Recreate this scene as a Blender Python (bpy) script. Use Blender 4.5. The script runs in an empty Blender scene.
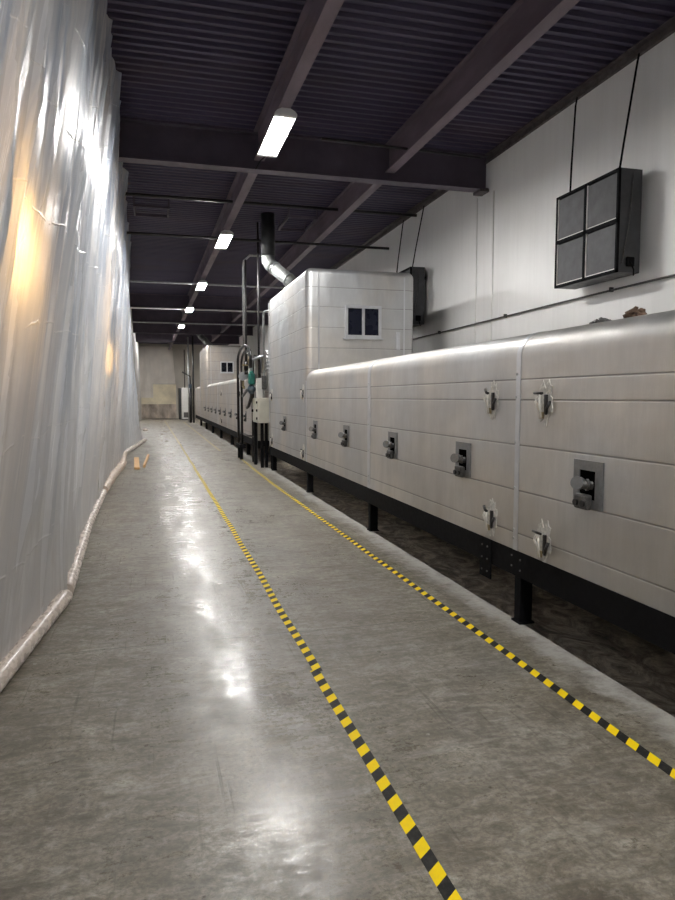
import bpy, bmesh, math, random
from mathutils import Vector, noise
random.seed(7)
PI = math.pi
sc = bpy.context.scene
col = sc.collection

# ------------------------------------------------------------------ helpers
class MB:
    """collects shapes and links them as one mesh object"""
    def __init__(s): s.bm = bmesh.new()
    def box(s, x0, x1, y0, y1, z0, z1, bev=0.0, seg=2):
        b = bmesh.new(); bmesh.ops.create_cube(b, size=1)
        for v in b.verts:
            v.co = Vector(((x0+x1)/2 + v.co.x*(x1-x0), (y0+y1)/2 + v.co.y*(y1-y0), (z0+z1)/2 + v.co.z*(z1-z0)))
        if bev: bmesh.ops.bevel(b, geom=b.edges[:], offset=bev, segments=seg, profile=0.5, affect='EDGES')
        s.add(b); return s
    def add(s, b):
        me = bpy.data.meshes.new('tmp'); b.to_mesh(me); s.bm.from_mesh(me); bpy.data.meshes.remove(me); b.free()
    def cyl(s, a, c, r, r2=None, n=16, caps=True):
        s.tube([a, c], r, n, caps, r2); return s
    def tube(s, pts, r, n=12, caps=True, r2=None):
        pts = [Vector(p) for p in pts]; rings = []
        N = len(pts); up = None
        for i, p in enumerate(pts):
            if i == 0: d = pts[1]-p
            elif i == N-1: d = p-pts[i-1]
            else: d = (pts[i+1]-p).normalized() + (p-pts[i-1]).normalized()
            d.normalize()
            if up is None:
                up = Vector((0, 0, 1)) if abs(d.z) < .9 else Vector((0, 1, 0))
            u = (up - d*up.dot(d)).normalized(); w = d.cross(u); up = u
            rr = r if r2 is None else r + (r2-r)*i/(N-1)
            if callable(r): rr = r(i/(N-1))
            rings.append([s.bm.verts.new(p + (u*math.cos(2*PI*k/n) + w*math.sin(2*PI*k/n))*rr) for k in range(n)])
        for i in range(N-1):
            for k in range(n):
                f = s.bm.faces.new((rings[i][k], rings[i][(k+1) % n], rings[i+1][(k+1) % n], rings[i+1][k])); f.smooth = True
        if caps:
            s.bm.faces.new(rings[0][::-1]); s.bm.faces.new(rings[-1])
        return s
    def extr(s, prof, axis, a, b, smooth=False, caps=True):
        """prof: 2D points, closed; axis 'x' -> (y,z) profile, 'y' -> (x,z), 'z' -> (x,y)"""
        def P(p, t):
            return {'x': (t, p[0], p[1]), 'y': (p[0], t, p[1]), 'z': (p[0], p[1], t)}[axis]
        A = [s.bm.verts.new(P(p, a)) for p in prof]; B = [s.bm.verts.new(P(p, b)) for p in prof]
        n = len(prof)
        for i in range(n):
            f = s.bm.faces.new((A[i], A[(i+1) % n], B[(i+1) % n], B[i])); f.smooth = smooth
        if caps:
            s.bm.faces.new(A[::-1]); s.bm.faces.new(B)
        return s
    def build(s, name, mat, parent=None, smooth_angle=None):
        bmesh.ops.recalc_face_normals(s.bm, faces=s.bm.faces[:])
        me = bpy.data.meshes.new(name); s.bm.to_mesh(me); s.bm.free()
        if smooth_angle is not None:
            for p in me.polygons: p.use_smooth = True
            me.set_sharp_from_angle(angle=math.radians(smooth_angle))
        me.materials.append(mat)
        o = bpy.data.objects.new(name, me); col.objects.link(o)
        if parent is not None: o.parent = parent
        return o

def tag(o, label=None, cat=None, group=None, kind=None):
    if label: o['label'] = label
    if cat: o['category'] = cat
    if group: o['group'] = group
    if kind: o['kind'] = kind
    return o
def empty(name, loc=(0, 0, 0), rz=0):
    o = bpy.data.objects.new(name, None); col.objects.link(o); o.location = loc; o.rotation_euler.z = rz
    o.empty_display_size = .1
    return o
def struct(mb, name, mat, **k): return tag(mb.build(name, mat, **k), kind='structure')
def copy_tree(o, parent=None, loc=None):
    c = o.copy(); col.objects.link(c)
    if parent is not None: c.parent = parent
    if loc is not None: c.location = loc
    for ch in [k for k in col.objects if k.parent == o]: copy_tree(ch, c)
    return c
def I_beam(mb, axis, c, z0, z1, w, a, b, tw=.02, tf=.022):
    """I profile, flange width w, centred on c across the run"""
    h = w/2; t = tw/2
    prof = [(c-h, z0), (c+h, z0), (c+h, z0+tf), (c+t, z0+tf), (c+t, z1-tf), (c+h, z1-tf), (c+h, z1), (c-h, z1), (c-h, z1-tf), (c-t, z1-tf), (c-t, z0+tf), (c-h, z0+tf)]
    return mb.extr(prof, axis, a, b)

# ------------------------------------------------------------------ materials
class NT:
    def __init__(s, name):
        s.m = bpy.data.materials.new(name); s.m.use_nodes = True
        s.t = s.m.node_tree; s.t.nodes.clear()
        s.out = s.t.nodes.new('ShaderNodeOutputMaterial')
        s.geo = None
    def n(s, typ, **kw):
        nd = s.t.nodes.new(typ)
        for k, v in kw.items():
            if k.startswith('i_'): nd.inputs[k[2:].replace('_', ' ')].default_value = v
            else: setattr(nd, k, v)
        return nd
    def l(s, a, b): s.t.links.new(a, b)
    def pos(s):
        if s.geo is None: s.geo = s.n('ShaderNodeNewGeometry').outputs['Position']
        return s.geo
    def mapped(s, scale=(1, 1, 1), rot=(0, 0, 0), loc=(0, 0, 0)):
        m = s.n('ShaderNodeMapping'); s.l(s.pos(), m.inputs['Vector'])
        m.inputs['Scale'].default_value = scale; m.inputs['Rotation'].default_value = rot; m.inputs['Location'].default_value = loc
        return m.outputs[0]
    def noise(s, vec, scale=5, detail=4, rough=.5, dist=0):
        t = s.n('ShaderNodeTexNoise'); t.inputs['Scale'].default_value = scale; t.inputs['Detail'].default_value = detail
        t.inputs['Roughness'].default_value = rough; t.inputs['Distortion'].default_value = dist
        s.l(vec, t.inputs['Vector']); return t.outputs['Fac']
    def ramp(s, fac, stops):
        r = s.n('ShaderNodeValToRGB'); e = r.color_ramp.elements
        while len(e) < len(stops): e.new(.5)
        for k, (p, c) in enumerate(stops):
            e[k].position = p; e[k].color = (c, c, c, 1) if isinstance(c, (int, float)) else (*c, 1)
        s.l(fac, r.inputs[0]); return r.outputs[0]
    def math(s, op, a, b=None, c=None, clamp=False):
        m = s.n('ShaderNodeMath', operation=op); m.use_clamp = clamp
        for i, v in enumerate((a, b, c)):
            if v is None: continue
            if isinstance(v, (int, float)): m.inputs[i].default_value = v
            else: s.l(v, m.inputs[i])
        return m.outputs[0]
    def mix(s, fac, a, b, blend='MIX'):
        m = s.n('ShaderNodeMix', data_type='RGBA', blend_type=blend)
        for i, v in ((0, fac), (6, a), (7, b)):
            if isinstance(v, (int, float)): m.inputs[i].default_value = v if i == 0 else (v, v, v, 1)
            elif isinstance(v, tuple): m.inputs[i].default_value = (*v, 1)
            else: s.l(v, m.inputs[i])
        return m.outputs[2]
    def sep(s, vec=None):
        q = s.n('ShaderNodeSeparateXYZ'); s.l(vec or s.pos(), q.inputs[0]); return q.outputs
    def bump(s, h, strength=.3, dist=.01, normal=None):
        b = s.n('ShaderNodeBump'); b.inputs['Strength'].default_value = strength; b.inputs['Distance'].default_value = dist
        s.l(h, b.inputs['Height'])
        if normal is not None: s.l(normal, b.inputs['Normal'])
        return b.outputs[0]
    def bsdf(s, color=.5, rough=.5, metal=0, normal=None, spec=.5):
        p = s.n('ShaderNodeBsdfPrincipled')
        for k, v in (('Base Color', color), ('Roughness', rough), ('Metallic', metal), ('Specular IOR Level', spec)):
            if isinstance(v, tuple): p.inputs[k].default_value = (*v, 1)
            elif isinstance(v, (int, float)): p.inputs[k].default_value = (v, v, v, 1) if k == 'Base Color' else v
            else: s.l(v, p.inputs[k])
        if normal is not None: s.l(normal, p.inputs['Normal'])
        return p
    def done(s, sh): s.l(sh if not hasattr(sh, 'outputs') else sh.outputs[0], s.out.inputs[0]); return s.m
    def pulses(s, coord, lines, half):
        tot = None
        for z in lines:
            d = s.math('ABSOLUTE', s.math('SUBTRACT', coord, z))
            p = s.math('SUBTRACT', 1.0, s.math('DIVIDE', d, half), clamp=True)
            tot = p if tot is None else s.math('MAXIMUM', tot, p)
        return tot

def simple(name, color, rough=.5, metal=0, var=.12, scale=8, bump=.0, spec=.5, stretch=(1, 1, 1)):
    t = NT(name); v = t.noise(t.mapped(stretch), scale, 5, .6)
    a = tuple(c*(1-var) for c in color); b = tuple(min(1, c*(1+var)) for c in color)
    c = t.ramp(v, [(.3, a), (.7, b)])
    r = t.ramp(t.noise(t.mapped(stretch), scale*2.3, 3), [(.3, max(0.02, rough-.08)), (.7, min(1, rough+.08))])
    nm = t.bump(v, bump, .01) if bump else None
    return t.done(t.bsdf(c, r, metal, nm, spec))

def m_concrete():
    t = NT('polished concrete'); P = t.pos()
    big = t.noise(P, .5, 4, .6, .4); mid = t.noise(t.mapped((1, 1.7, 1), (0, 0, .2)), 2.6, 12, .74, .7); fine = t.noise(P, 42, 6, .75)
    c = t.ramp(mid, [(.32, (.090, .071, .046)), (.45, (.210, .182, .136)), (.55, (.320, .287, .228)), (.68, (.50, .465, .395))])
    c = t.mix(t.ramp(big, [(.36, .40), (.64, 0)]), c, (.115, .100, .078))
    c = t.mix(t.ramp(t.noise(P, .9, 4, .6, .3), [(.5, 0), (.68, .35)]), c, (.27, .265, .245))
    c = t.mix(t.ramp(fine, [(.36, .85), (.56, 0)]), c, t.mix(.7, c, (.04, .034, .026)))
    grit = t.noise(t.mapped((1, 1.4, 1), (0, 0, .4), (2, 5, 0)), 13, 8, .8, .6)
    c = t.mix(t.ramp(grit, [(.40, .6), (.52, 0)]), c, (.085, .072, .054)); c = t.mix(t.ramp(grit, [(.54, 0), (.68, .5)]), c, (.44, .425, .39))
    sm = t.noise(t.mapped((1.0, 6, 1), (0, 0, .25)), 2.4, 12, .78, 1.2)
    c = t.mix(t.ramp(sm, [(.50, 0), (.72, .65)]), c, (.075, .064, .048))
    sm2 = t.noise(t.mapped((.9, 5, 1), (0, 0, -.3), (3, 1, 0)), 2.6, 12, .78, 1.0)
    c = t.mix(t.ramp(sm2, [(.52, 0), (.75, .55)]), c, (.40, .39, .36))
    # pale chips and specks
    vor = t.n('ShaderNodeTexVoronoi'); t.l(P, vor.inputs['Vector']); vor.inputs['Scale'].default_value = 2.3
    spk = t.math('LESS_THAN', t.math('ADD', vor.outputs['Distance'], t.math('MULTIPLY', t.noise(P, 60, 3), .05)), .052)
    c = t.mix(t.math('MULTIPLY', spk, .5), c, (.50, .49, .46))
    # scratches in several directions
    sc_tot = None
    for k, (ang, s1, s2) in enumerate(((.15, 40, .7), (-.5, 30, .8), (.9, 34, .9), (1.35, 36, .7))):
        n = t.noise(t.mapped((s1, s2, 1), (0, 0, ang), (k*3.1, k, 0)), 1.0, 3, .5, .15)
        s_ = t.ramp(n, [(.655, 0), (.72, 1)]); sc_tot = s_ if sc_tot is None else t.math('MAXIMUM', sc_tot, s_)
    msk = t.ramp(t.noise(P, 1.1, 4, .6), [(.42, 0), (.6, .75)])
    scr = t.math('MULTIPLY', sc_tot, msk)
    c = t.mix(t.math('MULTIPLY', scr, .8), c, (.06, .05, .036))
    xyz = t.sep()
    # cracks and one long saw cut with a cross joint
    wob = t.math('MULTIPLY', t.math('SUBTRACT', t.noise(P, 3, 4), .5), .05)
    cut = t.pulses(t.math('ADD', xyz[1], wob), [4.15, 9.6, 15.2], .013)
    c = t.mix(t.math('MULTIPLY', cut, .75), c, (.06, .055, .05))
    # dusty lighter strip along the machine edge
    wx = t.math('ADD', xyz[0], t.math('MULTIPLY', t.math('SUBTRACT', t.noise(P, 4, 8, .75), .5), .75))
    dst = t.math('SUBTRACT', 1, t.math('DIVIDE', t.math('ABSOLUTE', t.math('SUBTRACT', wx, 2.29)), .17), clamp=True)
    c = t.mix(t.math('MULTIPLY', dst, .75), c, (.46, .45, .42))
    # wear lane : smoother between x 0 and 1
    lane = t.math('SUBTRACT', 1, t.math('DIVIDE', t.math('ABSOLUTE', t.math('SUBTRACT', xyz[0], .42)), .75), clamp=True)
    pol = t.noise(t.mapped((2.2, .7, 1)), 1.3, 6, .65, .5)
    r = t.math('SUBTRACT', .52, t.math('MULTIPLY', t.ramp(pol, [(.35, 0), (.62, 1)]), .20)); r = t.math('ADD', r, t.math('MULTIPLY', t.math('SUBTRACT', sm, .5), .6)); r = t.math('SUBTRACT', r, t.math('MULTIPLY', t.math('SUBTRACT', grit, .5), .7))
    r = t.math('SUBTRACT', r, t.math('MULTIPLY', lane, .13))
    r = t.math('ADD', r, t.math('MULTIPLY', scr, .25))
    r = t.math('ADD', r, t.math('MULTIPLY', t.math('SUBTRACT', fine, .5), .25))
    r = t.math('ADD', r, t.math('MULTIPLY', dst, .3), clamp=True)
    h = t.math('ADD', t.math('MULTIPLY', mid, .45), t.math('MULTIPLY', fine, .14)); h = t.math('ADD', h, t.math('MULTIPLY', t.noise(P, .8, 2), 1.2))
    h = t.math('SUBTRACT', h, t.math('MULTIPLY', scr, .15)); h = t.math('SUBTRACT', h, t.math('MULTIPLY', cut, .5))
    return t.done(t.bsdf(c, r, 0, t.bump(h, .35, .006), .6))

def m_pit():
    t = NT('oily dirt floor'); P = t.pos()
    a = t.noise(t.mapped((1.6, 1, 1)), 3.2, 8, .75, 1.4); b = t.noise(P, 26, 6, .7)
    c = t.ramp(a, [(.36, (.045, .04, .035)), (.48, (.30, .26, .21)), (.60, (.66, .60, .51))])
    c = t.mix(t.ramp(b, [(.45, 0), (.7, .5)]), c, (.24, .20, .155))
    h = t.math('ADD', t.math('MULTIPLY', a, 1), t.math('MULTIPLY', b, .25))
    return t.done(t.bsdf(c, t.ramp(a, [(.3, .35), (.6, .85)]), 0, t.bump(h, .9, .05)))

def m_alu(name, zl, tint=(.645, .625, .595), yl=(), seam_axis=2):
    t = NT(name); P = t.pos(); xyz = t.sep()
    wob = t.math('MULTIPLY', t.math('SUBTRACT', t.noise(t.mapped((.6, .6, .6)), 1.0, 2), .5), .008)
    z = t.math('ADD', xyz[2], wob)
    dark = t.pulses(z, zl, .0075)
    light = t.pulses(z, [q-.011 for q in zl], .007)
    # each lapped sheet is its own tone
    cell = None
    for q in zl:
        g = t.math('GREATER_THAN', z, q); cell = g if cell is None else t.math('ADD', cell, g)
    ycell = t.math('FLOOR', t.math('DIVIDE', t.math('SUBTRACT', xyz[1], .77), 3.2))
    cv = t.n('ShaderNodeCombineXYZ'); t.l(cell, cv.inputs[0]); t.l(ycell, cv.inputs[1])
    wn = t.n('ShaderNodeTexWhiteNoise', noise_dimensions='2D'); t.l(cv.outputs[0], wn.inputs['Vector'])
    refl_tone = t.noise(t.mapped((1, .9, .25)), 1.7, 5, .6, .5)
    brush = t.noise(t.mapped((3, 16, .8)), 2.2, 4, .6)
    c = t.mix(t.ramp(refl_tone, [(.3, 0), (.7, 1)]), tuple(q*.80 for q in tint), tuple(min(1, q*1.14) for q in tint))  # wide tone spread paints soft reflections into the metal colour
    hue = t.noise(t.mapped((1, .45, .5), (0, 0, 0), (7, 3, 0)), 1.6, 3, .5)
    c = t.mix(t.ramp(hue, [(.38, .45), (.62, 0)]), c, (.56, .60, .64)); c = t.mix(t.ramp(hue, [(.48, 0), (.7, .4)]), c, (.76, .69, .59))  # cool and warm tints painted in as soft reflections
    c = t.mix(t.math('MULTIPLY', wn.outputs[0], .30), c, (.52, .49, .46))
    c = t.mix(t.ramp(brush, [(.4, 0), (.7, .08)]), c, (.80, .79, .77))
    sp = t.noise(P, 14, 6, .75)
    c = t.mix(t.ramp(sp, [(.60, 0), (.76, .35)]), c, (.80, .78, .74))
    smr = t.noise(t.mapped((2, 2.2, .7), (0, 0, 0), (1, 8, 3)), 3.5, 7, .7, .8)
    c = t.mix(t.ramp(smr, [(.38, .16), (.58, 0)]), c, tuple(q*.62 for q in tint))
    c = t.mix(t.math('MULTIPLY', dark, .8), c, (.10, .09, .08))
    c = t.mix(t.math('MULTIPLY', light, .12), c, (.85, .84, .82))  # thin highlight painted in below each seam
    r = t.ramp(t.noise(t.mapped((2, 2, .6)), 3, 5, .6), [(.3, .43), (.7, .57)])
    warp = t.noise(t.mapped((1, .8, 1.4)), 1.4, 2, .5)
    h = t.math('ADD', t.math('MULTIPLY', warp, 1.0), t.math('MULTIPLY', brush, .03))
    n1 = t.bump(h, .5, .06)
    n2 = t.bump(t.math('SUBTRACT', 1, dark), .5, .004, n1)
    return t.done(t.bsdf(c, r, t.math('SUBTRACT', .94, t.math('MULTIPLY', dark, .7)), n2))

def m_plastic(name='plastic sheeting', tint=(.82, .83, .86), clear=0.0):
    t = NT(name); xyz0 = t.sep()
    cb = t.n('ShaderNodeCombineXYZ'); t.l(xyz0[0], cb.inputs[0]); t.l(xyz0[2], cb.inputs[2])
    t.l(t.math('SUBTRACT', xyz0[1], t.math('MULTIPLY', xyz0[2], .34)), cb.inputs[1])
    V = cb.outputs[0]
    def mp(scale, loc=(0, 0, 0)):
        m = t.n('ShaderNodeMapping'); t.l(V, m.inputs['Vector']); m.inputs['Scale'].default_value = scale; m.inputs['Location'].default_value = loc
        return m.outputs[0]
    # packing creases : broken thin lines that run along the sheet
    wob = t.math('MULTIPLY', t.math('SUBTRACT', t.noise(mp((1, 1.2, .6)), 1.3, 3), .5), .30)
    z = t.math('ADD', t.math('ADD', xyz0[2], wob), t.math('MULTIPLY', xyz0[1], -.06))
    fr = t.math('ABSOLUTE', t.math('SUBTRACT', t.math('FRACT', t.math('DIVIDE', z, .66)), .5))
    cr = t.math('SUBTRACT', 1, t.math('DIVIDE', fr, .014), clamp=True)
    cr = t.math('MULTIPLY', cr, t.ramp(t.noise(mp((1, 2.2, 1.6)), 1.6, 3), [(.43, 0), (.52, 1)]))
    w1 = t.noise(mp((.3, 2.2, .26)), 1.5, 4, .55, .3)
    w2 = t.noise(mp((.3, 17, .9)), 1.3, 4, .65, .7)
    w3 = t.noise(mp((1, 4, 4)), 3.0, 4, .6, 1.2)
    msk = t.ramp(t.noise(mp((1, 1.0, .6), (3, 1, 2)), .9, 3), [(.46, 0), (.62, 1)])
    rid = t.math('SUBTRACT', 1, t.math('MULTIPLY', t.math('ABSOLUTE', t.math('SUBTRACT', w1, .5)), 16), clamp=True)
    rid = t.math('MULTIPLY', rid, t.ramp(t.noise(mp((1, 1.5, .7), (9, 4, 2)), 1.1, 2), [(.42, 0), (.56, 1)]))
    w4 = t.noise(mp((.3, 5.5, .42), (5, 3, 1)), 1.4, 3, .5, .25)
    rid2 = t.math('SUBTRACT', 1, t.math('MULTIPLY', t.math('ABSOLUTE', t.math('SUBTRACT', w4, .52)), 22), clamp=True)
    rid2 = t.math('MULTIPLY', rid2, t.ramp(t.noise(mp((1, 2.1, .8), (1, 7, 2)), 1.3, 2), [(.47, 0), (.6, .8)]))
    rid = t.math('MAXIMUM', rid, rid2)
    hi = t.math('DIVIDE', t.math('SUBTRACT', xyz0[2], 1.2), 2.2, clamp=True)
    msk = t.math('MULTIPLY', msk, t.math('ADD', t.math('MULTIPLY', hi, .8), .2))
    h = t.math('ADD', t.math('MULTIPLY', w1, .9), t.math('MULTIPLY', t.math('MULTIPLY', w2, msk), .75))
    h = t.math('ADD', h, t.math('MULTIPLY', w3, .05))
    h = t.math('ADD', h, t.math('ADD', t.math('MULTIPLY', cr, .25), t.math('MULTIPLY', rid, .14)))
    nm = t.bump(h, .7, .03)
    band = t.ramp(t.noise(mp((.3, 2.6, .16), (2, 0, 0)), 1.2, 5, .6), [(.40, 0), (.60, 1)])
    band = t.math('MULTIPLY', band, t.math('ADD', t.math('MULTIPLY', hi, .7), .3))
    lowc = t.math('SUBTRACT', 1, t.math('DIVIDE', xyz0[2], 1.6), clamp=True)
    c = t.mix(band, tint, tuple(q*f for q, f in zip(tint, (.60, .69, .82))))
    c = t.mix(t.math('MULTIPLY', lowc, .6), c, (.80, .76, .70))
    c = t.mix(t.math('MULTIPLY', t.math('MAXIMUM', rid, cr), .85), c, (.97, .97, .97))
    tr = t.n('ShaderNodeBsdfTransparent'); tr.inputs[0].default_value = (.9, .94, 1, 1)
    df = t.n('ShaderNodeBsdfDiffuse'); t.l(c, df.inputs[0]); t.l(nm, df.inputs['Normal'])
    tl = t.n('ShaderNodeBsdfTranslucent'); t.l(c, tl.inputs[0])
    gl = t.n('ShaderNodeBsdfGlossy'); gl.inputs['Roughness'].default_value = .27; t.l(nm, gl.inputs['Normal'])
    def ms(f, a, b):
        m = t.n('ShaderNodeMixShader')
        if isinstance(f, (int, float)): m.inputs[0].default_value = f
        else: t.l(f, m.inputs[0])
        t.l(a, m.inputs[1]); t.l(b, m.inputs[2]); return m.outputs[0]
    body = ms(.42, df.outputs[0], tl.outputs[0])
    rf = t.n('ShaderNodeBsdfRefraction'); rf.inputs['Roughness'].default_value = .55; rf.inputs['IOR'].default_value = 1.15; rf.inputs[0].default_value = (.92, .95, 1, 1)
    s = ms(.16, body, rf.outputs[0])
    fz = t.n('ShaderNodeFresnel'); fz.inputs['IOR'].default_value = 1.42; t.l(nm, fz.inputs['Normal'])
    fac = t.math('ADD', t.math('MULTIPLY', fz.outputs[0], .22), .02, clamp=True)
    return t.done(ms(fac, s, gl.outputs[0]))

def m_tape(name, ph=0.0):
    t = NT(name); xyz = t.sep()
    u = t.math('FRACT', t.math('DIVIDE', t.math('SUBTRACT', t.math('SUBTRACT', xyz[1], t.math('MULTIPLY', xyz[0], .8)), ph), .130))
    yel = t.math('LESS_THAN', u, .5)
    wear = t.ramp(t.noise(t.pos(), 45, 5, .7), [(.45, 0), (.8, .25)])
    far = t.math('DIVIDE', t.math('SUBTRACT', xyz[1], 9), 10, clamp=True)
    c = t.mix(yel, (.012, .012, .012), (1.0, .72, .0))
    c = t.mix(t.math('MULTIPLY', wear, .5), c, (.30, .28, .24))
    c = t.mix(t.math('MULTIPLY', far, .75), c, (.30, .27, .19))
    return t.done(t.bsdf(c, .6, 0, t.bump(t.noise(t.pos(), 60, 3), .15, .002), .2))

def m_emit(name, color, s):
    t = NT(name); e = t.n('ShaderNodeEmission'); e.inputs[0].default_value = (*color, 1); e.inputs[1].default_value = s
    return t.done(e)

def m_wall():
    t = NT('painted block wall'); P = t.pos(); xyz = t.sep()
    big = t.noise(t.mapped((1, .7, .4)), 1.0, 5, .6); str_ = t.noise(t.mapped((1, 7, .35)), 1.5, 5, .65)
    c = t.ramp(big, [(.3, (.74, .73, .715)), (.7, (.83, .82, .805))])
    c = t.mix(t.ramp(str_, [(.45, 0), (.85, .35)]), c, (.62, .605, .59))
    j = t.pulses(xyz[1], [2.6, 5.7, 9.35, 12.6, 16, 20, 24, 28, 32, 36, 40, 44], .012)
    c = t.mix(t.math('MULTIPLY', j, .3), c, (.85, .85, .84))
    r = t.ramp(t.noise(P, .8, 3), [(.3, .36), (.7, .46)])
    h = t.math('ADD', t.noise(P, 2.5, 3), t.math('MULTIPLY', j, .6))
    return t.done(t.bsdf(c, r, 0, t.bump(h, .2, .03), .6))

def m_deck():
    t = NT('painted steel roof deck'); P = t.pos()
    a = t.noise(t.mapped((.25, 2.5, 1)), 1.4, 5, .65); b = t.noise(t.mapped((.4, 1.6, 1), (0, 0, 0), (4, 2, 0)), .9, 3)
    c = t.ramp(a, [(.3, (.062, .054, .092)), (.7, (.092, .078, .124))])
    c = t.mix(t.ramp(b, [(.55, 0), (.75, .5)]), c, (.10, .072, .075))
    return t.done(t.bsdf(c, .5, .35, None, .4))

M = {}
M['concrete'] = m_concrete(); M['pit'] = m_pit(); M['wall'] = m_wall(); M['deck'] = m_deck()
Z1 = [.60, .885, 1.185, 1.48, 1.612]
Z2 = [1.94, 2.27, 2.59, 2.91, 3.21]
M['alu'] = m_alu('oven aluminium cladding', Z1)
M['alu_tower'] = m_alu('tower aluminium cladding', Z1[:4] + Z2, (.57, .565, .555))
M['alu_far'] = m_alu('far oven aluminium cladding', [.62, .95, 1.27, 1.6, 1.9, 2.3, 2.7, 3.1, 3.5], (.50, .44, .385))
M['alu_trim'] = simple('aluminium trim', (.66, .67, .69), .38, .8, .08, 6)
M['steel_b'] = simple('brown primed steel', (.145, .11, .135), .5, .15, .25, 3, stretch=(1, .3, 1))
M['steel_g'] = simple('grey primed steel', (.095, .078, .105), .5, .15, .2, 3)
M['rust'] = simple('rusty angle', (.10, .085, .085), .6, .3, .4, 9, .3)
M['black'] = simple('black painted steel', (.006, .006, .007), .75, 0, .3, 10, 0, .08)
M['iron'] = simple('black iron pipe', (.035, .033, .034), .38, .5, .3, 12)
M['cast'] = simple('weathered cast metal', (.11, .107, .104), .5, .5, .35, 40, .3)
M['zinc'] = simple('galvanised steel', (.48, .49, .50), .36, .85, .2, 14)
M['plate'] = simple('dull steel plate', (.26, .265, .27), .42, .7, .15, 25)
M['hole'] = simple('sooty opening', (.003, .003, .003), .9, 0, .2, 10, 0, 0)
M['cream'] = simple('cream painted steel', (.66, .64, .55), .4, 0, .06, 6)
M['white'] = simple('white enamel', (.70, .69, .66), .4, 0, .06, 6)
M['green'] = simple('green painted casting', (.012, .13, .10), .4, 0, .25, 14)
M['bluegrey'] = simple('blue grey valve body', (.07, .10, .13), .45, .2, .2, 14)
M['brass'] = simple('brass', (.34, .28, .16), .35, .9, .2, 20)
M['filter'] = simple('grey filter media', (.105, .105, .11), .8, 0, .14, 7, .1)
M['boxmetal'] = simple('dark grey sheet steel', (.055, .056, .060), .45, .3, .25, 6)
M['edge'] = simple('bare edge trim', (.62, .60, .57), .4, .2, .15, 10)
M['glass'] = simple('dark window glass', (.006, .007, .014), .3, 0, .2, 3, 0, .2)
M['wood'] = simple('fresh pine', (.78, .50, .24), .6, 0, .22, 6, .1, stretch=(9, .6, 9))
M['roll'] = simple('plastic wrapped roll', (.66, .57, .50), .28, 0, .12, 5, .12, .6, stretch=(3, 1.2, 3))
M['rollb'] = simple('sand filled plastic roll', (.62, .50, .40), .3, 0, .3, 22, .9, .8)
M['scab'] = simple('flaking insulation', (.66, .645, .60), .7, 0, .3, 40, .6)
M['bright'] = simple('bright worn metal', (.84, .81, .74), .35, .2, .15, 30)
M['tan'] = simple('tan plate', (.42, .34, .20), .6, 0, .2, 30)
M['fluemetal'] = simple('dull aged galvanised duct', (.25, .26, .255), .55, .6, .2, 6)
M['debris'] = simple('brown crumbs', (.12, .075, .05), .9, 0, .6, 40, .8)
M['housing'] = simple('white lamp housing', (.72, .72, .70), .4, .1, .05, 6)
M['duct'] = simple('dark stained duct', (.055, .058, .06), .45, .6, .3, 5)
M['plastic'] = m_plastic()
M['plastic_far'] = m_plastic('end sheeting', (.84, .76, .68), .06)
M['endwall'] = simple('beige end wall', (.58, .54, .48), .7, 0, .12, .9)
M['leftwall'] = simple('blue grey far bay wall', (.22, .27, .37), .7, 0, .25, .5)
M['backwall'] = simple('pale back wall', (.45, .44, .43), .7, 0, .1, .8)
M['tape_a'] = m_tape('hazard tape')
M['tube'] = m_emit('lamp tube glow', (1.0, .985, .96), 170)
M['warm'] = m_emit('warm bulb glow', (1.0, .56, .18), 150)

CEIL = 5.2; XW = 5.05; YE = 49.3; XL = -8.0; YB = -4.0
# ------------------------------------------------------------------ setting
struct(MB().box(XL, 2.33, YB, YE, -.2, 0), 'floor', M['concrete'])
m = MB()                                         # sunken dirty strip under the machine line
NX, NY = 16, 330
vs = [[m.bm.verts.new((2.33 + (XW-2.33)*i/NX, YB + (YE-YB)*j/NY,
       -.035 + (.02*noise.noise(Vector((i*.7, j*.6, 0))) if i else .0))) for i in range(NX+1)] for j in range(NY+1)]
for j in range(NY):
    for i in range(NX): m.bm.faces.new((vs[j][i], vs[j][i+1], vs[j+1][i+1], vs[j+1][i])).smooth = True
struct(m, 'floor', M['pit'])
struct(MB().box(XW, XW+.2, YB, YE, -.2, CEIL+.2), 'wall_right', M['wall'])
struct(MB().box(XL-.2, XL, YB, YE, -.2, CEIL+.2), 'wall_left', M['leftwall'])
struct(MB().box(XL-.2, XW+.2, YE, YE+.2, -.2, CEIL+.2), 'wall_far', M['endwall'])
struct(MB().box(XL-.2, XW+.2, YB-.2, YB, -.2, CEIL+.2), 'wall_back', M['backwall'])
m = MB(); prof = []; y = YB; p = .15             # ribbed deck, ribs run across the aisle
while y < YE-.2:
    prof += [(y, CEIL), (y+.042, CEIL), (y+.056, CEIL+.04), (y+.136, CEIL+.04)]
    y += p
prof += [(YE, CEIL), (YE, CEIL+.2), (YB, CEIL+.2)]
struct(m.extr(prof, 'x', XL, XW), 'ceiling', M['deck'])
m = MB(); m.box(XW-.09, XW, YB, YE, CEIL-.012, CEIL-.002); m.box(XW-.012, XW, YB, YE, CEIL-.10, CEIL-.002); m.box(XW-.04, XW-.012, YB, YE, CEIL-.10, CEIL-.085)
struct(m, 'trim_1', M['rust'])

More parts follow.
